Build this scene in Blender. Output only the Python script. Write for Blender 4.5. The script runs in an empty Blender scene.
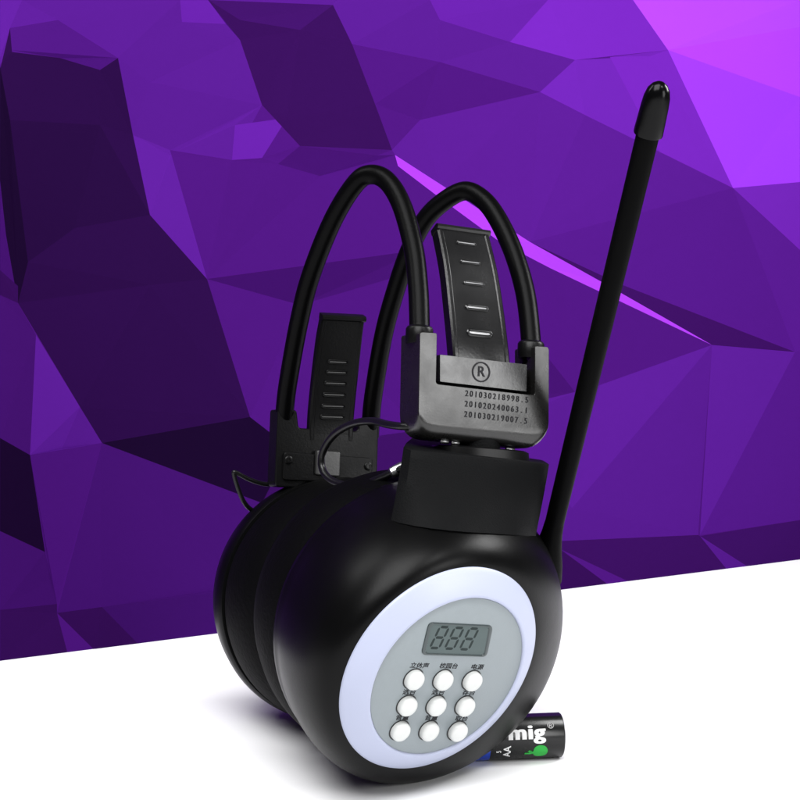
import bpy, bmesh, math, random
from mathutils import Vector, Matrix
from mathutils.geometry import delaunay_2d_cdt
random.seed(7)
scene = bpy.context.scene
COL = scene.collection

# ------------------------------------------------------------------ frames
# "set frame": x right, y up, z towards the lens, centimetres, origin = aim point on the headphones
PHI = math.radians(6.0)
DIST, PXCM = 60.0, 35.0
FLOOR = -10.72                     # height of the table top in the set frame (measured along world up)
RT = Vector((1, 0, 0))
UP = Vector((0, math.sin(PHI), math.cos(PHI)))
NR = Vector((0, -math.cos(PHI), math.sin(PHI)))

def W(c):
    c = Vector(c)
    return (RT * c.x + UP * c.y + NR * c.z) * 0.01 + Vector((0, 0, -FLOOR * 0.01))

def P(u, v, z):
    k = (DIST - z) / DIST / PXCM
    return Vector(((u - 400) * k, (400 - v) * k, z))

class Plane:
    def __init__(s, point, normal):
        s.p = Vector(point); s.n = Vector(normal).normalized()
    def at(s, u, v):
        o = Vector((0, 0, DIST)); d = P(u, v, 0) - o
        return o + d * ((s.p - o).dot(s.n) / d.dot(s.n))
    def off(s, d):
        return Plane(s.p + s.n * d, s.n)

def UPC():
    return Vector((0, math.cos(PHI), math.sin(PHI)))

# ------------------------------------------------------------------ materials
def s2l(c):
    c = c / 255.0
    return c / 12.92 if c <= 0.04045 else ((c + 0.055) / 1.055) ** 2.4
def lin(rgb, g=1.0):
    return tuple(min(0.95, s2l(x) * g) for x in rgb)

def mat(name, color, rough=0.5, metal=0.0, spec=0.5, coat=0.0, coat_rough=0.1,
        bump=0.0, bump_scale=400.0, var=0.0, var_scale=30.0, rvar=0.0, sheen=0.0, wear=None):
    m = bpy.data.materials.new(name); m.use_nodes = True
    nt = m.node_tree; N = nt.nodes; L = nt.links
    b = N['Principled BSDF']
    b.inputs['Base Color'].default_value = (*color[:3], 1)
    b.inputs['Roughness'].default_value = rough
    b.inputs['Metallic'].default_value = metal
    b.inputs['Specular IOR Level'].default_value = spec
    b.inputs['Coat Weight'].default_value = coat
    b.inputs['Coat Roughness'].default_value = coat_rough
    b.inputs['Sheen Weight'].default_value = sheen
    tc = N.new('ShaderNodeTexCoord')
    if var > 0 or rvar > 0:
        n = N.new('ShaderNodeTexNoise'); n.inputs['Scale'].default_value = var_scale
        n.inputs['Detail'].default_value = 6; n.inputs['Roughness'].default_value = 0.65
        L.new(tc.outputs['Object'], n.inputs['Vector'])
        if var > 0:
            mx = N.new('ShaderNodeMix'); mx.data_type = 'RGBA'
            mx.inputs[6].default_value = (*[c * (1 - var) for c in color[:3]], 1)
            mx.inputs[7].default_value = (*[min(1, c * (1 + var)) for c in color[:3]], 1)
            L.new(n.outputs['Fac'], mx.inputs[0]); L.new(mx.outputs[2], b.inputs['Base Color'])
        if rvar > 0:
            mr = N.new('ShaderNodeMapRange')
            mr.inputs['From Min'].default_value = 0.3; mr.inputs['From Max'].default_value = 0.7
            mr.inputs['To Min'].default_value = max(0.02, rough - rvar); mr.inputs['To Max'].default_value = min(1, rough + rvar)
            L.new(n.outputs['Fac'], mr.inputs['Value']); L.new(mr.outputs['Result'], b.inputs['Roughness'])
    if bump > 0:
        n2 = N.new('ShaderNodeTexNoise'); n2.inputs['Scale'].default_value = bump_scale
        n2.inputs['Detail'].default_value = 3
        L.new(tc.outputs['Object'], n2.inputs['Vector'])
        bp = N.new('ShaderNodeBump'); bp.inputs['Strength'].default_value = bump
        bp.inputs['Distance'].default_value = 0.0004
        L.new(n2.outputs['Fac'], bp.inputs['Height']); L.new(bp.outputs['Normal'], b.inputs['Normal'])
        if coat > 0: L.new(bp.outputs['Normal'], b.inputs['Coat Normal'])
    return m

M = dict(
    shell=mat('satin_black_shell', (.0012, .0012, .0013), .34, spec=.1, bump=.05, bump_scale=1500, rvar=.03, var_scale=60),
    block=mat('matte_black_block', (.0026, .0027, .003), .6, spec=.05, bump=.4, bump_scale=2200, rvar=.05, var_scale=80),
    cushion=mat('black_leatherette', (.0011, .0011, .0012), .62, spec=.04, bump=.5, bump_scale=700),
    tube=mat('black_rubber_tube', (.0012, .0012, .0013), .34, spec=.05, bump=.12, bump_scale=1800),
    bracket=mat('black_bracket_plastic', (.005, .0047, .0046), .29, spec=.52, bump=.05, bump_scale=1500, rvar=.05, var_scale=110),
    face=mat('brushed_grey_face', (.19, .18, .178), .36, metal=.4, spec=.5, bump=.12, bump_scale=1500, var=.22, var_scale=120, rvar=.08),
    plate=mat('grey_emblem_plate', (.013, .013, .0135), .33, spec=.72, bump=.1, bump_scale=1500, var=.16, var_scale=140, rvar=.06),
    dim=mat('dark_grey_plastic', (.003, .003, .0032), .36, spec=.1, bump=.12, bump_scale=1500, rvar=.06, var_scale=90),
    strap=mat('glossy_black_strap', (.002, .002, .0024), .26, spec=.5, bump=.06, bump_scale=1300, rvar=.02, var_scale=120),
    slot=mat('slot_glint_rib', (.55, .55, .56), .22, metal=.7),  # pale metal colour imitates the glint on the black slot edges
    antenna=mat('black_antenna_sleeve', (.001, .001, .0011), .5, spec=.03, bump=.1, bump_scale=1800),
    cap=mat('glossy_antenna_tip', (.0012, .0012, .0014), .2, spec=.11, rvar=.03),
    bossy=mat('gloss_black_moulding', (.0018, .0018, .002), .34, spec=.16, bump=.05, bump_scale=1500),
    ring=mat('pale_lavender_trim', (.34, .365, .48), .42, spec=.4, bump=.06, bump_scale=1800, var=.02, var_scale=40),
    panel=mat('silver_grey_panel', (.19, .217, .23), .42, metal=.15, spec=.5, bump=.1, bump_scale=2600, var=.07, var_scale=420, rvar=.05),
    button=mat('white_button', (.52, .53, .52), .32, spec=.4, var=.02),
    hole=mat('button_gap', (.01, .011, .012), .6),
    lcd=mat('lcd_glass', (.065, .088, .088), .16, spec=.22, var=.12, var_scale=60),
    lcdframe=mat('lcd_bezel', (.03, .042, .044), .3, spec=.5),
    seg=mat('lcd_segment', (.019, .027, .027), .4, spec=.08),
    ink=mat('black_ink', (.008, .008, .01), .6, spec=.2),
    cable=mat('black_cable', (.004, .004, .0045), .32, spec=.25),
    pin=mat('dark_steel_pin', (.2, .2, .2), .35, metal=1.0),
    metal=mat('steel_pin', (.5, .5, .5), .3, metal=1.0, rvar=.08, var_scale=200),
    sleeve=mat('black_battery_sleeve', (.007, .007, .0075), .25, spec=.25, coat=.05, rvar=.05, var_scale=80),
    blue=mat('blue_battery_band', (.012, .05, .42), .25, spec=.5),
    white=mat('white_print', (.82, .82, .82), .4, spec=.3),
    greyprint=mat('grey_print', (.35, .35, .35), .4, spec=.3),
    green=mat('green_print', (.012, .36, .04), .35, spec=.4),
    floor=mat('white_table', (.88, .88, .885), .55, spec=.25),
)

# ------------------------------------------------------------------ object helpers
def thing(name, label, cat, loc):
    o = bpy.data.objects.new(name, None); COL.objects.link(o)
    o.location = loc; o['label'] = label; o['category'] = cat
    o.empty_display_size = 0.02
    return o

def add(name, bm, mats, parent=None, root=None, smooth=True, angle=40, bevel=0.0, seg=3, label=None):
    """bmesh in set-frame centimetres -> one mesh object, placed relative to its thing"""
    base = Vector(root.location) if root else Vector((0, 0, 0))
    for v in bm.verts: v.co = W(v.co) - base
    bmesh.ops.remove_doubles(bm, verts=bm.verts, dist=1e-7)
    bmesh.ops.recalc_face_normals(bm, faces=bm.faces)
    me = bpy.data.meshes.new(name); bm.to_mesh(me); bm.free()
    for m in (mats if isinstance(mats, (list, tuple)) else [mats]): me.materials.append(m)
    if smooth:
        for p in me.polygons: p.use_smooth = True
        me.set_sharp_from_angle(angle=math.radians(angle))
    o = bpy.data.objects.new(name, me); COL.objects.link(o)
    if parent: o.parent = parent
    if bevel > 0:
        md = o.modifiers.new('edge', 'BEVEL'); md.width = bevel * .01; md.segments = seg
        md.limit_method = 'ANGLE'; md.angle_limit = math.radians(35); md.harden_normals = True
    if label: o['label'] = label
    return o

def basis(n, ref=(0, 1, 0)):
    n = Vector(n).normalized(); ref = Vector(ref)
    x = ref.cross(n).normalized(); y = n.cross(x).normalized()
    return x, y, n

def circle(c, n, r, N=72, ref=(0, 1, 0)):
    x, y, _ = basis(n, ref); c = Vector(c)
    return [c + (x * math.cos(2 * math.pi * i / N) + y * math.sin(2 * math.pi * i / N)) * r for i in range(N)]

def loft(bm, secs, cap0=True, cap1=True, mi=0):
    rows = [[bm.verts.new(p) for p in s] for s in secs]
    n = len(rows[0])
    for a, b in zip(rows, rows[1:]):
        for i in range(n):
            j = (i + 1) % n
            f = bm.faces.new((a[i], a[j], b[j], b[i])); f.material_index = mi
    if cap0:
        f = bm.faces.new(rows[0]); f.material_index = mi
    if cap1:
        f = bm.faces.new(rows[-1][::-1]); f.material_index = mi
    return rows

def lathe(bm, c, n, prof, N=72, ref=(0, 1, 0), cap0=True, cap1=True, mi=0):
    c = Vector(c); n = Vector(n).normalized()
    return loft(bm, [circle(c + n * t, n, max(r, .002), N, ref) for r, t in prof], cap0, cap1, mi)

def spline(pts, per=10):
    """Catmull-Rom through set-frame points"""
    pts = [Vector(p) for p in pts]
    ext = [pts[0] * 2 - pts[1]] + pts + [pts[-1] * 2 - pts[-2]]
    out = []
    for i in range(1, len(ext) - 2):
        p0, p1, p2, p3 = ext[i - 1:i + 3]
        for k in range(per):
            t = k / per
            out.append(0.5 * ((2 * p1) + (p2 - p0) * t + (2 * p0 - 5 * p1 + 4 * p2 - p3) * t * t + (3 * p1 - p0 - 3 * p2 + p3) * t ** 3))
    out.append(pts[-1])
    return out

def sweep(bm, path, r, N=18, mi=0):
    rad = r if callable(r) else (lambda t: r)
    secs = []; t0 = (path[1] - path[0]).normalized()
    x = t0.orthogonal().normalized()
    for i, p in enumerate(path):
        a = path[max(0, i - 1)]; b = path[min(len(path) - 1, i + 1)]
        t = (b - a).normalized()
        x = (x - t * x.dot(t)).normalized(); y = t.cross(x)
        rr = rad(i / (len(path) - 1))
        secs.append([p + (x * math.cos(2 * math.pi * k / N) + y * math.sin(2 * math.pi * k / N)) * rr for k in range(N)])
    loft(bm, secs, mi=mi)

def prism(bm, front, depth_vec, mi=0):
    d = Vector(depth_vec)
    loft(bm, [front, [p + d for p in front]], mi=mi)

def round_poly(pts, radii, seg=6):
    """2-D or 3-D polygon with rounded corners"""
    out = []; n = len(pts)
    for i in range(n):
        p = Vector(pts[i]); a = Vector(pts[i - 1]); b = Vector(pts[(i + 1) % n])
        r = radii[i] if isinstance(radii, (list, tuple)) else radii
        da, db = (a - p), (b - p)
        r = min(r, da.length * .48, db.length * .48)
        if r <= 1e-4: out.append(p); continue
        s = p + da.normalized() * r; e = p + db.normalized() * r
        for k in range(seg + 1):
            t = k / seg
            out.append(s * (1 - t) ** 2 + p * 2 * t * (1 - t) + e * t * t)
    return out

def text_pieces(bm, txt, org, xd, yd, nd, size, ext=.012, wscale=1.0, bold=0.0, mi=0, align='CENTER', shear=0.0, space=1.0):
    """raised lettering added to bm; org = centre of the line in the set frame"""
    cu = bpy.data.curves.new('t', 'FONT'); cu.body = txt; cu.size = 1.0
    cu.align_x = align; cu.align_y = 'CENTER'; cu.offset = bold; cu.shear = shear; cu.resolution_u = 6; cu.space_character = space
    ob = bpy.data.objects.new('t', cu); COL.objects.link(ob)
    dg = bpy.context.evaluated_depsgraph_get()
    me = bpy.data.meshes.new_from_object(ob.evaluated_get(dg))
    tm = bmesh.new(); tm.from_mesh(me)
    r = bmesh.ops.extrude_face_region(tm, geom=tm.faces[:])
    for v in r['geom']:
        if isinstance(v, bmesh.types.BMVert): v.co.z += 1.0
    xd, yd, nd = Vector(xd), Vector(yd), Vector(nd); org = Vector(org)
    mp = {}
    for v in tm.verts:
        mp[v] = bm.verts.new(org + xd * (v.co.x * size * wscale) + yd * (v.co.y * size) + nd * (v.co.z * ext))
    for f in tm.faces:
        try:
            g = bm.faces.new([mp[v] for v in f.verts]); g.material_index = mi
        except ValueError: pass
    tm.free(); bpy.data.objects.remove(ob); bpy.data.curves.remove(cu); bpy.data.meshes.remove(me)

# ------------------------------------------------------------------ the setting: table top and backdrop
bm = bmesh.new()
h = -FLOOR * .01
for x, y in ((-2.5, -2.5), (2.5, -2.5), (2.5, 2.5), (-2.5, 2.5)): bm.verts.new((x, y, 0))
bm.faces.new(bm.verts[:])
me = bpy.data.meshes.new('table_top'); bm.to_mesh(me); bm.free(); me.materials.append(M['floor'])
o = bpy.data.objects.new('table_top', me); COL.objects.link(o); o['kind'] = 'structure'

# backdrop: a standing wall of folded, individually painted facets; foot of the wall runs through two points of the table
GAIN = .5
def floor_pt(u, v):
    n = UPC(); return Plane(n * FLOOR, n).at(u, v)
fa, fb = floor_pt(0, 661), floor_pt(800, 559.5)
wdir = (fb - fa).normalized()
wn = wdir.cross(UPC()).normalized()
if wn.z < 0: wn = -wn
WALL = Plane(fa, wn)
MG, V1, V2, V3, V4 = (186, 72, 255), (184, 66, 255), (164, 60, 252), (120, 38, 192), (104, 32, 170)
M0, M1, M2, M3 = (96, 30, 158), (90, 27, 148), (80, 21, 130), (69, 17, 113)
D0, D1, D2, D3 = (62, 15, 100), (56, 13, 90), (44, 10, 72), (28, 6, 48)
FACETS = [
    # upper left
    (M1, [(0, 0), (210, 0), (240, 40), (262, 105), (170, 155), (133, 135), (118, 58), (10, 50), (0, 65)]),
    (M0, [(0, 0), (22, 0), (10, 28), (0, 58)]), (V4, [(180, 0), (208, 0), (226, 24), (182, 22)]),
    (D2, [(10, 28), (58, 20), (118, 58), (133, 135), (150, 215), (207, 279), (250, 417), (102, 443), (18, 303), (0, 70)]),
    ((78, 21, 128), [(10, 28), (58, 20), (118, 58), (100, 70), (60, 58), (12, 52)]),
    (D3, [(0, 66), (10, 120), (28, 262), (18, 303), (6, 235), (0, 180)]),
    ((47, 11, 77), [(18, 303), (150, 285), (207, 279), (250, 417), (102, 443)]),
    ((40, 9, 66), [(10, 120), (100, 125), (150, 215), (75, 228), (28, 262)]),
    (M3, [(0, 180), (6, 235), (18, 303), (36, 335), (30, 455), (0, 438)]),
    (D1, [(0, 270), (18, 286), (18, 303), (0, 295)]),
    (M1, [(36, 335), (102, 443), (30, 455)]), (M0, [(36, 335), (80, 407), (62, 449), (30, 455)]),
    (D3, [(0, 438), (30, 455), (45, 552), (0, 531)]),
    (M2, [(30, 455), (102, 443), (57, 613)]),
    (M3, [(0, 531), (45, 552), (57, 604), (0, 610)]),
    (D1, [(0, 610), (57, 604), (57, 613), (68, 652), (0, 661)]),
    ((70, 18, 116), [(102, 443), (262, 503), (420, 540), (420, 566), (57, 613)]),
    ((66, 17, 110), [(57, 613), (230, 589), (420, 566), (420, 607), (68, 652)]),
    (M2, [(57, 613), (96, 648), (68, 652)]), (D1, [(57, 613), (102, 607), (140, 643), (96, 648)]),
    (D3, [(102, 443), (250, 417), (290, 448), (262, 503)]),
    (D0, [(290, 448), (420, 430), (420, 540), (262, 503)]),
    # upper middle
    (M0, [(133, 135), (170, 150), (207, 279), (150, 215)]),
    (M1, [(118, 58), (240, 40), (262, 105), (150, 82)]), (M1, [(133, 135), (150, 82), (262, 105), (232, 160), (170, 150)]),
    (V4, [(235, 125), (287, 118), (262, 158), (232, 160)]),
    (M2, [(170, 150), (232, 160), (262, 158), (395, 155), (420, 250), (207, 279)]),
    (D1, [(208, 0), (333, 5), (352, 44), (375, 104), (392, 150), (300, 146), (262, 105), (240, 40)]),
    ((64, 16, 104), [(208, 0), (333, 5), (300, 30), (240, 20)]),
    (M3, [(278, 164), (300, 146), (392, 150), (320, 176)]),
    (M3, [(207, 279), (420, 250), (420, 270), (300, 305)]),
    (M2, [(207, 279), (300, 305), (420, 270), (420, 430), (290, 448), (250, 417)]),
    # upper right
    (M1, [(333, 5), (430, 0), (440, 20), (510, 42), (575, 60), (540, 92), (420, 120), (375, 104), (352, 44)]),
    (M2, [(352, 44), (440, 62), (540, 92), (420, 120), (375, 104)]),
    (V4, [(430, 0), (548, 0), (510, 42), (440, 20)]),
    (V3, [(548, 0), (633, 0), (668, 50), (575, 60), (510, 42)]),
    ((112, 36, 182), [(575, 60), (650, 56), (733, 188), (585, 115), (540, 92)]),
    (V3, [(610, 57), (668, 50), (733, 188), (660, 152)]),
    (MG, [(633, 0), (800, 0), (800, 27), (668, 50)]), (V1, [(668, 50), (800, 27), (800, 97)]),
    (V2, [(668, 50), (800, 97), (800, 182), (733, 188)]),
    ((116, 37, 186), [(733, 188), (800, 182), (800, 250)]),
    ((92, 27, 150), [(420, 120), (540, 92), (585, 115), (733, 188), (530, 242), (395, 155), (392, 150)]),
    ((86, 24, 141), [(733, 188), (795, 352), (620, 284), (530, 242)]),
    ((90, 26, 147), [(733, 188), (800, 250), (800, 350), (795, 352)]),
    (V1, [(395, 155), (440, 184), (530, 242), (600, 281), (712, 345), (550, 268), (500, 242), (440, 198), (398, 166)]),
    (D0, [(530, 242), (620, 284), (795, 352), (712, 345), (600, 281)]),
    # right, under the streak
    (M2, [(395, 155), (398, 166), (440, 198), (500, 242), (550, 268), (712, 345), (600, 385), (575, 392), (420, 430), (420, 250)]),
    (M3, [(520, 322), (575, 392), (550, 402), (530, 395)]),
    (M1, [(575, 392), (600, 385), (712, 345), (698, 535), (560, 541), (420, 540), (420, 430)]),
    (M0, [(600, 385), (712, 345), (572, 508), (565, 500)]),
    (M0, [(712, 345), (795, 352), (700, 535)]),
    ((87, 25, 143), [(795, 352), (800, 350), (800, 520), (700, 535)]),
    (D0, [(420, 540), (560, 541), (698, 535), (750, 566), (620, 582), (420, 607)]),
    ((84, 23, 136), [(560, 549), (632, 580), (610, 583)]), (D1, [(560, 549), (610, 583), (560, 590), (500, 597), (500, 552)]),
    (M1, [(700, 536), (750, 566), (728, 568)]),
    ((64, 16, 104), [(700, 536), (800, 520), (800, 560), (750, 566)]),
    # beyond the picture
    (M2, [(800, 0), (800, -220), (1020, -220), (1020, 40)]), (V3, [(800, 0), (1020, 40), (800, 97)]), (M1, [(800, 97), (1020, 40), (1300, 260), (800, 250)]),
    (M2, [(800, 250), (1300, 260), (800, 520)]), (D0, [(1300, 260), (1500, 470.7), (800, 560), (800, 520)]),
    (V3, [(633, 0), (800, -220), (800, 0)]), (V4, [(430, 0), (500, -220), (800, -220), (633, 0)]), (M1, [(210, 0), (200, -220), (500, -220), (430, 0), (333, 5)]),
    (D1, [(0, 0), (-40, -220), (200, -220), (210, 0)]), (M2, [(-560, 160), (-560, -220), (-40, -220), (0, 0), (0, 66)]),
    (D2, [(-560, 160), (0, 66), (0, 180), (0, 295)]), (M3, [(-560, 160), (0, 295), (0, 438), (-560, 460)]), (D1, [(-560, 460), (0, 438), (0, 531)]),
    (M2, [(-560, 460), (0, 531), (0, 661), (-560, 732)]),
]
keys = {}; pts2 = []; polys = []; edges = []
def key(p):
    if p not in keys: keys[p] = len(pts2); pts2.append(Vector(p))
    return keys[p]
for c, poly in FACETS:
    ids = [key(p) for p in poly]; polys.append((c, [Vector(p) for p in poly]))
    edges += [(ids[i], ids[(i + 1) % len(ids)]) for i in range(len(ids))]
for p in ((-300, 210), (-280, 470), (1250, 60), (1180, 380), (-560, 732), (1500, 470.7), (-560, -220), (1500, -220)): key(p)
ov, oe, of, *_ = delaunay_2d_cdt(pts2, edges, [], 0, 0.5)
def inside(p, poly):
    c = False; j = len(poly) - 1
    for i in range(len(poly)):
        a, b = poly[i], poly[j]
        if (a.y > p.y) != (b.y > p.y) and p.x < (b.x - a.x) * (p.y - a.y) / (b.y - a.y) + a.x: c = not c
        j = i
    return c
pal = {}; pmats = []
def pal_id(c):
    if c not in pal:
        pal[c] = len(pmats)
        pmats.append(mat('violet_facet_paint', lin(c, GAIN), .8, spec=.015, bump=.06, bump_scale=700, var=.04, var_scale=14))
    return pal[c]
bm = bmesh.new(); vs = []
def base_v(u): return 661 + (559.5 - 661) * u / 800
for p in ov:
    q = WALL.at(p.x, p.y)
    if p.y > base_v(p.x) - 6: q = WALL.at(p.x, base_v(p.x)) - UPC() * .1
    else:
        rr = .28 * math.sin(p.x / 46 + 1.3) * math.cos(p.y / 52 + .7) + .12 * math.sin(p.x / 23 - p.y / 31)
        o = Vector((0, 0, DIST)); q = q + (q - o).normalized() * rr
    vs.append(bm.verts.new(q))
for f in of:
    c = sum((ov[i] for i in f), Vector((0, 0))) / len(f)
    col = M2
    for cc, poly in polys:
        if inside(c, poly): col = cc
    try:
        g = bm.faces.new([vs[i] for i in f]); g.material_index = pal_id(col)
    except ValueError: pass
r = bmesh.ops.extrude_face_region(bm, geom=bm.faces[:])   # real thickness
for v in r['geom']:
    if isinstance(v, bmesh.types.BMVert): v.co = v.co - wn * 1.6
wall = add('backdrop_wall', bm, pmats, smooth=False)
wall['kind'] = 'structure'

# ------------------------------------------------------------------ headphones
base = W(floor_pt(415, 779)); base.z = 0
HP = thing('headphones', 'black over-ear radio headphones with tube headband, tall antenna and round silver keypad', 'headphones', base)
def part(name, bm, mats, parent=None, **k): return add(name, bm, mats, parent or HP, HP, **k)

# front ear cup ----------------------------------------------------
n0 = Vector((.522, -.42, .743)).normalized()
c0 = P(439.5, 669, 3.0)
n2 = Vector((.34, -.17, .92)).normalized()
c2 = P(423, 629.5, .4)
R0, R2 = 3.15, 4.33
secs = []
for k in range(17):
    a = k / 16 * math.pi / 2
    f, g = math.sin(a), 1 - math.cos(a)
    secs.append(circle(c0.lerp(c2, g * .92 + .08 * f), n0.lerp(n2, g).normalized(), (R0 - .06) + (R2 - R0 + .06) * f, 96))
for r, t in ((R2 + .01, -.12), (R2 + .01, -.3), (R2 - .03, -.36), (R2 - .1, -.4), (R2 - .12, -.5), (3.6, -.55)):
    secs.append(circle(c2 + n2 * t, n2, r, 96))
bm = bmesh.new(); loft(bm, secs)
cup = part('ear_cup', bm, M['shell'])
def cushion(c, n, R, flip, parent, k=1.75):
    n = Vector(n).normalized() * flip
    prof = [(R - .35, 0), (R - .12, .03), (R - .02, .2), (R + .02, .5), (R - .02, .85), (R - .2, 1.2), (R - .55, 1.45), (R - 1.0, 1.52), (R - 1.45, 1.4), (R - 1.7, 1.1), (R - 1.8, .7)]
    prof = [(a, t * k) for a, t in prof]
    b = bmesh.new(); lathe(b, c, n, prof, 96)
    return part('ear_cushion', b, M['cushion'], parent)
n3 = Vector((.372, -.10, .92)).normalized()
cushion(c2 - n2 * .5, n3, 4.28, -1, cup, 2.1)
bm = bmesh.new()
lathe(bm, c0, n0, [(R0 - .12, -.2), (R0 - .02, -.06), (R0, .02), (R0 - .03, .07), (R0 - .12, .13), (2.9, .23), (2.68, .36), (2.54, .43), (2.48, .455), (2.45, .445), (2.43, .40), (2.2, .38)], 128, cap0=False, cap1=False)
part('trim_ring', bm, M['ring'], cup, angle=60)

# control panel ----------------------------------------------------
bm = bmesh.new()
lathe(bm, c0, n0, [(2.425, .25), (2.425, .41), (2.41, .42)], 128)
panel = part('control_panel', bm, M['panel'])
PQ = Plane(c0 + n0 * .42, n0)
xd = (PQ.at(474.6, 683.2) - PQ.at(416.4, 681.6)).normalized()
yd = n0.cross(xd).normalized()
rows = [[(416.4, 682), (445.5, 682.5), (474.6, 683.3)], [(409.4, 708.2), (438.5, 708.2), (467.4, 708.6)], [(402.4, 733.4), (431.4, 733.4), (460, 733.8)]]
bm = bmesh.new()
for rw in rows:
    for u, v in rw:
        c = PQ.off(.17).at(u, v) - n0 * .17
        lathe(bm, c, n0, [(.325, -.02), (.325, .008)], 32)
part('button_surround', bm, M['hole'], panel)
for rw in rows:
    for u, v in rw:
        c = PQ.off(.17).at(u, v) - n0 * .17
        bm = bmesh.new()
        lathe(bm, c, n0, [(.285, -.02), (.285, .1), (.278, .14), (.255, .175), (.2, .2), (.12, .215), (.05, .22)], 40)
        part('button', bm, M['button'], panel)
bm = bmesh.new()
sz = .175
for t, (u, v) in (('立体声', (419.5, 665.8)), ('校园台', (448.8, 666.2)), ('电源', (477.2, 667.2)),
                  ('选台', (409.3, 692.3)), ('选台', (438.3, 692.5)), ('存台', (468.8, 693)),
                  ('音量', (402.3, 717.8)), ('音量', (431.3, 718)), ('取台', (461.5, 718.8))):
    text_pieces(bm, t, PQ.at(u, v), xd, yd, n0, sz, ext=.006, wscale=1.22 if len(t) == 3 else 1.3, bold=.012)
part('lettering', bm, M['ink'], panel, smooth=False)
# lcd
corner = [PQ.at(*p) for p in ((428.6, 622), (492.6, 625.2), (486.2, 656.4), (420.8, 654.4))]
def inset(pts, d):
    c = sum(pts, Vector()) / len(pts)
    return [p + (c - p).normalized() * d for p in pts]
bm = bmesh.new()
oo = round_poly(corner, .16, 6); ii = round_poly(inset(corner, .13), .12, 6)
secs = [[p - n0 * .02 for p in oo], [p + n0 * .03 for p in oo], [p + n0 * .045 for p in round_poly(inset(corner, .04), .15, 6)], [p + n0 * .045 for p in round_poly(inset(corner, .1), .13, 6)], [p + n0 * .012 for p in ii]]
loft(bm, secs, cap1=False)
part('screen_bezel', bm, M['lcdframe'], panel)
bm = bmesh.new()
prism(bm, [p + n0 * .014 for p in round_poly(inset(corner, .09), .12, 6)], -n0 * .03)
scr = part('screen', bm, M['lcd'], panel)
bm = bmesh.new()
LO = PQ.off(.015)
lx = (LO.at(488, 640) - LO.at(426, 637)).normalized(); ly = n0.cross(lx).normalized()
slant = .1
def seg_poly(o, a, b, w):
    a = Vector(a); b = Vector(b); d = (b - a).normalized(); q = Vector((-d.y, d.x)) * w / 2
    h2 = d * w / 2
    pts = [a, a + h2 + q, b - h2 + q, b, b - h2 - q, a + h2 - q]
    f = bm.faces.new([bm.verts.new(o + lx * (p.x + p.y * slant) + ly * p.y) for p in pts])
dw, dh, sw = .31, .64, .078
for u, v in ((439.5, 637.6), (454.3, 638.3), (469.2, 639)):
    o = LO.at(u, v); g = .02; w2, h2 = dw / 2, dh / 2
    for a, b in (((-w2 + g, h2), (w2 - g, h2)), ((-w2 + g, 0), (w2 - g, 0)), ((-w2 + g, -h2), (w2 - g, -h2)),
                 ((-w2, h2 - g), (-w2, g)), ((w2, h2 - g), (w2, g)), ((-w2, -g), (-w2, -h2 + g)), ((w2, -g), (w2, -h2 + g))):
        seg_poly(o, a, b, sw)
part('screen_digits', bm, M['seg'], panel, smooth=False)

# front shoulder block --------------------------------------------
bx = Vector((.894, -.085, -.44)).normalized(); bz0 = Vector((.44, .05, .9)).normalized()
by = bz0.cross(bx).normalized(); bz = bx.cross(by).normalized()
def srect(c, hw, hd, N=64, e=4.5, xa=bx, za=bz):
    out = []
    for i in range(N):
        t = 2 * math.pi * i / N; ct, st = math.cos(t), math.sin(t)
        out.append(Vector(c) + xa * hw * math.copysign(abs(ct) ** (2 / e), ct) + za * hd * math.copysign(abs(st) ** (2 / e), st))
    return out
bm = bmesh.new()
fr_bot = [(391, 520.5, 3.35), (400, 523, 3.58), (415, 526, 3.78), (432, 528.5, 3.88), (450, 530.5, 3.82), (468, 532, 3.62), (485, 533, 3.28), (501, 534, 2.85), (516, 534.8, 2.25), (528, 535, 1.5), (536, 534.5, .7)]
fr_top = [(403.5, 447.5, 2.75), (411, 450.5, 3.0), (426, 452.7, 2.98), (442, 454.4, 2.85), (458, 456.0, 2.68), (474, 457.5, 2.46), (490, 459.0, 2.2), (507, 460.5, 1.9), (524, 462.2, 1.55), (540, 463.9, 1.15), (549, 464.5, .55)]
def block_row(t, dz=0.0, grow=0.0, drop=0.0):
    k = t ** 1.25                       # front flares where it runs into the dome
    front = []
    for a, b in zip(fr_top, fr_bot):
        w = k * (1 - .0) if True else t
        z = a[2] + (b[2] - a[2]) * w + dz
        front.append(P(a[0] + (b[0] - a[0]) * t ** 1.1, a[1] + (b[1] - a[1]) * t + drop, z))
    c = sum(front, Vector()) / len(front)
    V = Vector; back = [front[-1] + V((-.06, .05, -.8)), front[-1] + V((-.5, .1, -1.7)), front[0] + V((.9, .3, -3.3)), front[0] + V((.3, .25, -2.7)), front[0] + V((.08, .1, -1.2))]
    ring = front + back
    m = sum(ring, Vector()) / len(ring)
    return [p + (m - p) * grow for p in ring]
loft(bm, [block_row(0, grow=.9, drop=-2.2), block_row(0, grow=.05, drop=-1.6), block_row(0, grow=.018, drop=-1.0), block_row(0)] + [block_row(k / 8) for k in range(1, 9)] + [block_row(1, dz=-.9, drop=14)])
part('shoulder_block', bm, M['block'], cup, angle=35)
bm = bmesh.new()
loft(bm, [srect(P(476, 462, .95), 1.5, 1.15, e=2.8), srect(P(476, 450.5, .95), 1.46, 1.12, e=2.8), srect(P(476, 449, .95), 1.38, 1.04, e=2.8), srect(P(476, 448.6, .95), .3, .2)])
part('shoulder_cap', bm, M['bossy'], cup, angle=35)

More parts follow.
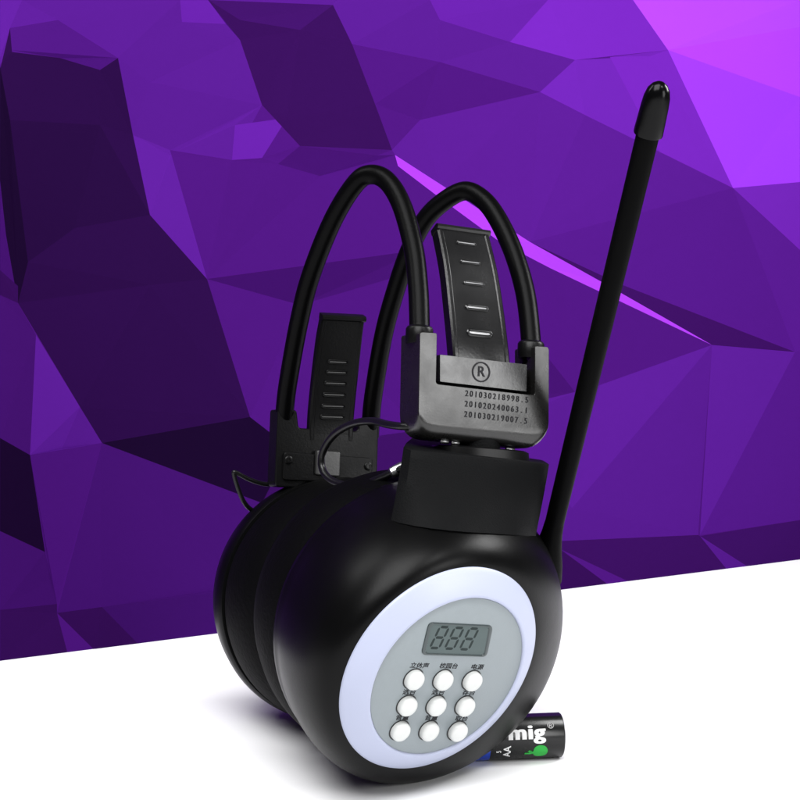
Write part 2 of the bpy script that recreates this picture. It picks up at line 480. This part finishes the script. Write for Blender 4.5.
# front bracket -----------------------------------------------------
BP = Plane(P(485, 392, 1.9), bz)
def bpx(pts, pl=BP): return [pl.at(u, v) for u, v in pts]
outline = bpx([(420, 332), (437, 333), (436, 384), (535, 395.5), (535, 346), (549, 347), (548.5, 450), (418, 437)])
outline = round_poly(outline, [.1, .08, .08, .08, .08, .12, .7, .62], 6)
bm = bmesh.new(); secs = []
ylow = min(p.dot(by) for p in outline)
for k in range(8):
    a = k / 7 * math.pi / 2
    ring = []
    for p in outline:
        w = max(0.0, 1 - (p.dot(by) - ylow + p.dot(bx) * 0) / 1.3) ** 2
        ring.append(p + by * .42 * w * (1 - math.sin(a)) - bz * (.42 * (1 - math.cos(a)) if k < 7 else .42))
    secs.append(ring)
secs.append([p - bz * 1.05 for p in outline]); secs.append([p + by * .1 * max(0.0, 1 - (p.dot(by) - ylow) / 1.3) - bz * 1.15 for p in outline])
loft(bm, secs)
brk = part('headband_bracket', bm, M['bracket'], bevel=.11, seg=4, angle=50)
bm = bmesh.new()
ep = BP.off(-.12)
prism(bm, round_poly(bpx([(440, 354.5), (527, 364.5), (526.5, 391.6), (440, 381.6)], ep), .03, 3), -bz * .35)
part('emblem_plate', bm, M['plate'], brk, bevel=.03, seg=2)
bm = bmesh.new()
prism(bm, bpx([(434, 360), (538, 371), (538, 400), (434, 390)], BP.off(-.42)), -bz * .4)
part('inner_web', bm, M['block'], brk)
bm = bmesh.new()
e0 = ep.at(481, 372)
lathe(bm, e0, bz, [(.285, -.01), (.285, .02), (.245, .02), (.245, -.01)], 48, cap0=False, cap1=False)
text_pieces(bm, 'R', e0, bx, by, bz, .40, ext=.02, bold=.012)
part('emblem', bm, M['ink'], brk, smooth=False)
bm = bmesh.new()
TP = BP.off(.014)
for s, (u0, v0, u1, v1) in (('201030218998.5', (467, 393.6, 527, 400.2)), ('201020240063.1', (466.5, 404, 526.5, 410.8)), ('201030219007.5', (466, 414.4, 526, 421.2))):
    for i, ch in enumerate(s):
        k = i / (len(s) - 1)
        text_pieces(bm, ch, TP.at(u0 + (u1 - u0) * k, v0 + (v1 - v0) * k ), bx, by, bz, .235, ext=.005, wscale=.86, bold=.008)
part('lettering', bm, M['ink'], brk, smooth=False)
bm = bmesh.new()
for u, v in ((445, 441.5), (456, 443), (511, 449.5)):
    c = BP.off(-.35).at(u, v)
    lathe(bm, c - bx * .16, bx, [(.05, 0), (.065, .02), (.065, .24), (.05, .26)], 20, ref=bz)
part('hinge_pin', bm, M['pin'], brk)
bm = bmesh.new()
lathe(bm, BP.off(-.68).at(478, 462), by, [(.6, -.1), (.6, .7)], 48, ref=bz)
part('hinge_boss', bm, M['block'], brk)

# front adjuster strap ---------------------------------------------
def strap(cent, widths, xax, back, thick, mats, slots, slot_w, slot_h):
    cs = spline(cent, 6); n = len(cs)
    bm = bmesh.new(); secs = []
    for i, c in enumerate(cs):
        t = i / (n - 1)
        k = t * (len(widths) - 1); a = int(min(k, len(widths) - 2)); w = widths[a] + (widths[a + 1] - widths[a]) * (k - a)
        tan = (cs[min(n - 1, i + 1)] - cs[max(0, i - 1)]).normalized()
        nz = xax.cross(tan).normalized()
        if nz.z < 0: nz = -nz
        e = .05
        hw, ht = w / 2, thick / 2
        prof = [(-hw, -ht), (hw, -ht), (hw, ht - e), (hw - e, ht), (hw - .14, ht), (hw - .17, ht - .03), (-hw + .17, ht - .03), (-hw + .14, ht), (-hw + e, ht), (-hw, ht - e)]
        secs.append([c + xax * px + nz * pz for px, pz in prof])
    loft(bm, secs)
    # lip across the top
    c = cs[-1]; tan = (cs[-1] - cs[-2]).normalized(); nz = xax.cross(tan).normalized()
    if nz.z < 0: nz = -nz
    w = widths[-1] / 2 + .02
    lip = [c + xax * sx * w + tan * ty + nz * tz for sx in (-1, 1) for ty, tz in ()]
    pr = [(-.10, -thick * .5), (-.10, thick * .5 + .02), (-.05, thick * .5 + .07), (.03, thick * .5 + .07), (.08, thick * .5 + .0), (.08, -thick * .5)]
    loft(bm, [[c + xax * s * w + tan * a + nz * b for a, b in pr] for s in (-1, 1)])
    for k, (u, v) in enumerate(slots):
        # the slot: nearest station on the centre line
        best = None
        for i in range(n - 1):
            q = cs[i]; vv = 400 - q.y * PXCM * DIST / (DIST - q.z)
            v2 = 400 - cs[i + 1].y * PXCM * DIST / (DIST - cs[i + 1].z)
            if (vv - v) * (v2 - v) <= 0:
                t = 0 if abs(v2 - vv) < 1e-6 else (v - vv) / (v2 - vv); best = (q.lerp(cs[i + 1], t), (cs[i + 1] - cs[i]).normalized())
        if not best: continue
        c, tan = best; nz = xax.cross(tan).normalized()
        if nz.z < 0: nz = -nz
        s = c + nz * (thick / 2 - .03)
        w, hh = slot_w[k], slot_h[k]
        pill = []
        for i in range(24):
            a = 2 * math.pi * i / 24
            pill.append((math.copysign(w / 2 - hh / 2, math.cos(a)) + math.cos(a) * hh / 2, math.sin(a) * hh / 2))
        m3 = lambda g, z: [s + xax * (x * (1 - 2 * g / w)) + tan * (y * (1 - 2 * g / hh)) + nz * z for x, y in pill]
        loft(bm, [m3(0, -.01), m3(.0, .02), m3(hh * .12, .04), m3(hh * .25, .035), m3(hh * .33, .005)], mi=0)
        loft(bm, [m3(hh * .33, .0), m3(hh * .36, .028), m3(hh * .44, .04)], mi=1)  # core rib, its paler material stands in for the slot glint
    return bm
scent = [P(481, 390, 1.2), P(478.5, 352, 1.1), P(474, 310, .8), P(468.5, 270, .35), P(460.5, 233, -.3)]
bm = strap(scent, [1.80, 1.80, 1.77, 1.72, 1.68], bx, None, .38, None,
           [(0, 247), (0, 265.5), (0, 286), (0, 310), (0, 335)], [.64, .66, .68, .74, .82], [.12, .12, .13, .17, .22])
part('adjuster_strap', bm, [M['strap'], M['slot']], angle=35)

# far ear cup --------------------------------------------------------
cb = P(334, 598, -6.6); nb = Vector((.372, -.02, .93)).normalized(); RB = 3.9
bm = bmesh.new()
prof = [(RB - .3, .45), (RB - .06, .42), (RB, .3), (RB, -.1), (RB - .12, -.7), (RB - .5, -1.4), (RB - 1.2, -2.0), (RB - 2.2, -2.3), (.4, -2.4)]
lathe(bm, cb, nb, prof, 96)
cup2 = part('ear_cup', bm, M['shell'])
cushion(cb + nb * .42, nb, RB - .02, 1, cup2, 2.3)
# its shoulder
ux = Vector((.915, -.03, -.40)).normalized(); uz = Vector((.40, .03, .915)).normalized(); uy = uz.cross(ux).normalized(); uz = ux.cross(uy).normalized()
bm = bmesh.new()
loft(bm, [srect(P(322, 540, -6.9), 1.75, 1.3, xa=ux, za=uz), srect(P(322, 512, -6.9), 1.72, 1.2, xa=ux, za=uz), srect(P(322, 499, -6.9), 1.6, .95, xa=ux, za=uz),
          srect(P(322, 496, -6.9), 1.5, .85, xa=ux, za=uz)])
part('shoulder_block', bm, M['block'], cup2, angle=60)
BB = Plane(P(325, 450, -6.1), uz)
bm = bmesh.new()
ol = round_poly([BB.at(*p) for p in ((278, 409), (297, 410), (299, 428), (358, 431), (359, 421), (379, 422), (377, 491), (275, 487))], [.1, .1, .1, .1, .1, .1, .18, .18], 4)
prism(bm, ol, -uz * .75)
brk2 = part('headband_bracket', bm, M['dim'], bevel=.06, seg=3)
bm = bmesh.new()
prism(bm, round_poly([BB.off(.09).at(*p) for p in ((284, 452), (373, 458), (372, 484), (283, 480))], .12, 4), -uz * .12)
part('face_plate', bm, M['dim'], brk2, bevel=.04, seg=3)
bm = bmesh.new()
prism(bm, round_poly([BB.off(.22).at(*p) for p in ((317, 450), (341, 452), (340, 477), (316, 475))], .08, 4), -uz * .2)
part('clip', bm, mat('grey_clip', (.022, .022, .022), .4, spec=.6, bump=.1, bump_scale=1500), brk2, bevel=.05, seg=3)
for u, v in ((288.5, 460), (368, 466.5)):
    bm = bmesh.new(); c = BB.off(.09).at(u, v)
    lathe(bm, c, uz, [(.13, -.02), (.13, .03), (.1, .05), (.06, .05), (.055, .02)], 24)
    part('screw', bm, M['bossy'], brk2)
bm = bmesh.new()
lathe(bm, BB.off(-.15).at(290, 492), ux, [(.12, 0), (.14, .03), (.14, 1.5), (.12, 1.53)], 24, ref=uz)
part('hinge_pin', bm, mat('worn_steel_pin', (.22, .22, .22), .4, metal=.9, rvar=.1, var_scale=150), brk2)
bcent = [P(330, 440, -6.3), P(331, 415, -6.25), P(335, 375, -5.95), P(339, 340, -5.6), P(342.5, 317, -5.4)]
bm = strap(bcent, [1.5, 1.5, 1.5, 1.47, 1.42], ux, None, .26, None, [(0, 361), (0, 371.5), (0, 382.5), (0, 394), (0, 405.5), (0, 416.5)], [.7, .74, .78, .8, .82, .84], [.16] * 6)
part('adjuster_strap', bm, [M['dim'], mat('dull_rib', (.05, .05, .05), .4, spec=.35)], angle=35)

# headband tubes ------------------------------------------------------
def tube(px, z0, zm, z1, r, name):
    n = len(px); L = [0]
    for a, b in zip(px, px[1:]): L.append(L[-1] + math.hypot(b[0] - a[0], b[1] - a[1]))
    pts = []
    for (u, v), l in zip(px, L):
        t = l / L[-1]
        z = z0 * (1 - t) ** 2 + 2 * (2 * zm - .5 * (z0 + z1)) * t * (1 - t) + z1 * t * t
        pts.append(P(u, v, z))
    b = bmesh.new(); sweep(b, spline(pts, 8), r, 20)
    return b
TA = [(419.5, 350), (419.5, 322), (418, 285), (413.5, 248), (402, 206), (388, 182), (372, 174.5), (356, 183), (333, 220), (311, 275), (299, 322), (288.5, 380), (285, 408), (284, 425)]
TB = [(531.5, 366), (531, 342), (525.5, 294), (513, 251), (496, 216), (481, 198), (464, 191), (443, 202), (425, 220), (410, 249), (397, 286), (384, 333), (374, 391), (371, 418), (370, 436)]
za = BP.off(-.55).at(419.5, 340).z; zb = BP.off(-.55).at(531, 350).z
z2a = BB.off(-.4).at(285, 415).z; z2b = BB.off(-.4).at(370, 425).z
part('headband_tube', tube(TA, za, -1.8, z2a, .29, 'a'), M['tube'])
part('headband_tube', tube(TB, zb, -3.4, z2b, .29, 'b'), M['tube'])
# moulded collars where the tubes enter the near bracket
for u, v, z, rr in ((419.5, 331, za, .36), (531, 346, zb, .36)):
    bm = bmesh.new(); lathe(bm, P(u, v, z) - by * .35, by, [(rr, 0), (rr + .02, .12), (rr + .02, .4), (rr - .02, .47), (rr - .09, .5)], 28, ref=bz)
    part('tube_collar', bm, M['bossy'], brk)

# antenna --------------------------------------------------------------
A0, A1 = P(545.5, 560, -.9), P(649.5, 128, 6.2)
bm = bmesh.new()
path = [A0.lerp(A1, i / 20) for i in range(21)]
sweep(bm, path, lambda t: .272 + .03 * t, 28)
ant = part('antenna', bm, M['antenna'])
ad = (A1 - A0).normalized()
bm = bmesh.new(); q = A0.lerp(A1, 1.005)
tip = P(656, 84, 7.0); ln = (tip - q).length
lathe(bm, q, ad, [(.33, -.22), (.375, -.24), (.385, -.2), (.375, .1), (.36, ln * .45), (.34, ln * .66), (.29, ln * .82), (.2, ln * .93), (.1, ln * .985), (.03, ln)], 40)
part('antenna_cap', bm, M['cap'], ant)
bm = bmesh.new()
lathe(bm, A0 - ad * .3, ad, [(.6, -.3), (.52, .2), (.42, .6), (.35, .95), (.3, 1.3), (.282, 1.6), (.26, 1.75)], 40)
part('antenna_socket', bm, M['antenna'], ant, angle=60)

# cables ----------------------------------------------------------------
bm = bmesh.new()
sweep(bm, spline([BP.off(-.7).at(421, 427), P(404, 426.5, 2.0), P(388, 424.5, 1.2), P(372, 421, .2), P(352, 424, -.8), P(334, 435, -1.6), P(323, 452, -2.0), P(322, 468, -2.0), P(331, 480, -1.6), P(347, 485.5, -1.0), P(365, 484, -.3), P(383, 477, .3), P(400, 469, .6), P(412, 465, .6)], 8), .11, 12)
part('cable', bm, M['cable'])
bm = bmesh.new()
sweep(bm, spline([P(282, 482, -6.4), P(266, 484, -6.1), P(250, 479.5, -5.8), P(236, 472.5, -5.6), P(234, 474.5, -5.6), P(238, 488, -5.7), P(244, 502, -5.9), P(252, 510, -6.2), P(264, 512.5, -6.5), P(278, 509, -6.9)], 8), .075, 12)
part('cable', bm, M['cable'])
# cable entry grommet on the near cup
bm = bmesh.new()
lathe(bm, P(392, 473, .5), Vector((.8, .45, 0)), [(.1, -.05), (.17, 0), (.17, .3), (.14, .5)], 20)
part('cable_grommet', bm, M['metal'], cup)

# ------------------------------------------------------------------ battery behind the near cup
RBAT = .66
up = UPC()
axc = floor_pt(540, 762) ; axc = axc + up * RBAT - (NR * 0)
ax = Vector((.985, 0, -.15)); ax = (ax - up * ax.dot(up)).normalized()
endc = floor_pt(567, 757); zref = floor_pt(520, 760.5)
fwd = up.cross(ax).normalized()
if fwd.z < 0: fwd = -fwd
E0 = Plane(zref + up * RBAT - fwd * .25, fwd).at(560.5, 738)
E0 = E0 - up * ((E0.dot(up)) - FLOOR - RBAT)
BT = thing('battery', 'black AA battery with green apple print, lying on the white table', 'battery', W(E0 - ax * 2 - up * RBAT))
bm = bmesh.new()
LB = 4.1
lathe(bm, E0, ax, [(RBAT - .1, 0.0), (RBAT - .03, -.0), (RBAT, -.04), (RBAT, -LB + .05), (RBAT - .05, -LB)], 64, ref=up)
bat = add('battery_sleeve', bm, M['sleeve'], BT, BT)
bm = bmesh.new()
lathe(bm, E0, ax, [(RBAT - .14, -.02), (RBAT - .14, .03), (RBAT - .2, .045)], 48, ref=up)
add('terminal', bm, M['metal'], BT, BT)
bm = bmesh.new()
lathe(bm, E0 - ax * LB, -ax, [(RBAT - .1, -.01), (RBAT - .2, .03), (.27, .04), (.27, .2), (.2, .22)], 48, ref=up)
add('terminal', bm, M['metal'], BT, BT)
bm = bmesh.new()
lathe(bm, E0 - ax * 2.22, ax, [(RBAT, -1.2), (RBAT + .004, -1.2), (RBAT + .004, 0), (RBAT, 0)], 64, ref=up, cap0=False, cap1=False)
add('blue_band', bm, M['blue'], BT, BT)
def wrap(bm, s0):
    """bend flat lettering (x along axis, y round the girth) onto the sleeve"""
    for v in bm.verts:
        x, y, z = v.co; a = y / RBAT; r = RBAT + .003 + z
        v.co = E0 + ax * x + (fwd * math.cos(a) + up * math.sin(a)) * r
X3, Y3, Z3 = Vector((1, 0, 0)), Vector((0, 1, 0)), Vector((0, 0, 1))
def fine(bm):
    bmesh.ops.triangulate(bm, faces=bm.faces[:])
    for k in range(-30, 31):
        bmesh.ops.bisect_plane(bm, geom=bm.verts[:] + bm.edges[:] + bm.faces[:], plane_co=(0, k * .05 + .001, 0), plane_no=(0, 1, 0))
bm = bmesh.new()
for k in range(3): text_pieces(bm, 'mig', (-1.16 + .022 * (k - 1), .27, 0), X3, Y3, Z3, .60, ext=.006 + .0012 * k, wscale=1.2, bold=.018, space=1.1)
text_pieces(bm, 'AA', (-1.72, -.30, 0), Y3, -X3, Z3, .30, ext=.006, bold=.015)
text_pieces(bm, '5', (-1.97, -.28, 0), Y3, -X3, Z3, .2, ext=.006)
fine(bm); wrap(bm, 0); add('lettering', bm, M['white'], BT, BT, smooth=False)
bm = bmesh.new(); text_pieces(bm, '®', (-.42, .45, 0), X3, Y3, Z3, .26, ext=.006, bold=.01); fine(bm); wrap(bm, 0)
add('trademark', bm, M['greyprint'], BT, BT, smooth=False)
bm = bmesh.new()
ap = []
for i in range(40):
    a = 2 * math.pi * i / 40; r = .2 * (1 + .12 * math.cos(2 * a) - .1 * math.exp(-((a - math.pi) / .35) ** 2))
    ap.append((-.74 + r * math.cos(a), -.33 + r * 1.25 * math.sin(a)))
ver = [bm.verts.new((x, y, .004)) for x, y in ap]; bm.faces.new(ver)
st = [(-.92, -.30), (-1.06, -.36), (-1.2, -.36), (-1.2, -.42), (-1.05, -.43), (-.9, -.40)]
bm.faces.new([bm.verts.new((x, y, .004)) for x, y in st])
lf = [(-.98, -.30), (-1.06, -.27), (-1.12, -.3), (-1.06, -.345)]
bm.faces.new([bm.verts.new((x, y, .004)) for x, y in lf])
fine(bm); wrap(bm, 0)
add('apple_print', bm, M['green'], BT, BT, smooth=False)

# ------------------------------------------------------------------ light, world, camera
def lamp(name, pos, target, size, energy, color=(1, 1, 1), size_y=None):
    ld = bpy.data.lights.new(name, 'AREA'); ld.energy = energy; ld.color = color
    ld.shape = 'RECTANGLE' if size_y else 'SQUARE'; ld.size = size * .01
    if size_y: ld.size_y = size_y * .01
    o = bpy.data.objects.new(name, ld); COL.objects.link(o)
    p, t = W(pos), W(target); o.location = p
    o.rotation_euler = (t - p).to_track_quat('-Z', 'Y').to_euler()
    return o
lamp('area_lamp', (-12, 60, 50), (0, -6, -4), 60, 13.5, size_y=60)
lamp('area_lamp', (30, 40, 32), (1, -3, 0), 11, .8)
lamp('area_lamp', (52, 7, 40), (1, 0, 0), 20, 1.8, size_y=26)
lamp('area_lamp', (35, 23, -6), (2, -5, 1), 15, 1.4)
lamp('area_lamp', (-32, 40, 2), (0, 2, -2), 7, .6, size_y=24)  # added rim lamp, draws thin bright left edges on tubes and antenna
w = bpy.data.worlds.new('World'); scene.world = w; w.use_nodes = True
bg = w.node_tree.nodes['Background']; bg.inputs['Color'].default_value = (1, 1, 1, 1); bg.inputs['Strength'].default_value = .05

cam = bpy.data.cameras.new('camera'); co = bpy.data.objects.new('camera', cam); COL.objects.link(co)
loc = W((0, 0, DIST))
co.matrix_world = Matrix(((RT.x, UP.x, NR.x, loc.x), (RT.y, UP.y, NR.y, loc.y), (RT.z, UP.z, NR.z, loc.z), (0, 0, 0, 1)))
cam.sensor_width = 36; cam.lens = 36 * DIST / (800 / PXCM); cam.clip_start = .02; cam.clip_end = 50
scene.camera = co
scene.view_settings.view_transform = 'Standard'; scene.view_settings.look = 'None'
scene.view_settings.exposure = 0; scene.view_settings.gamma = 1
scene.render.resolution_x = scene.render.resolution_y = 1024
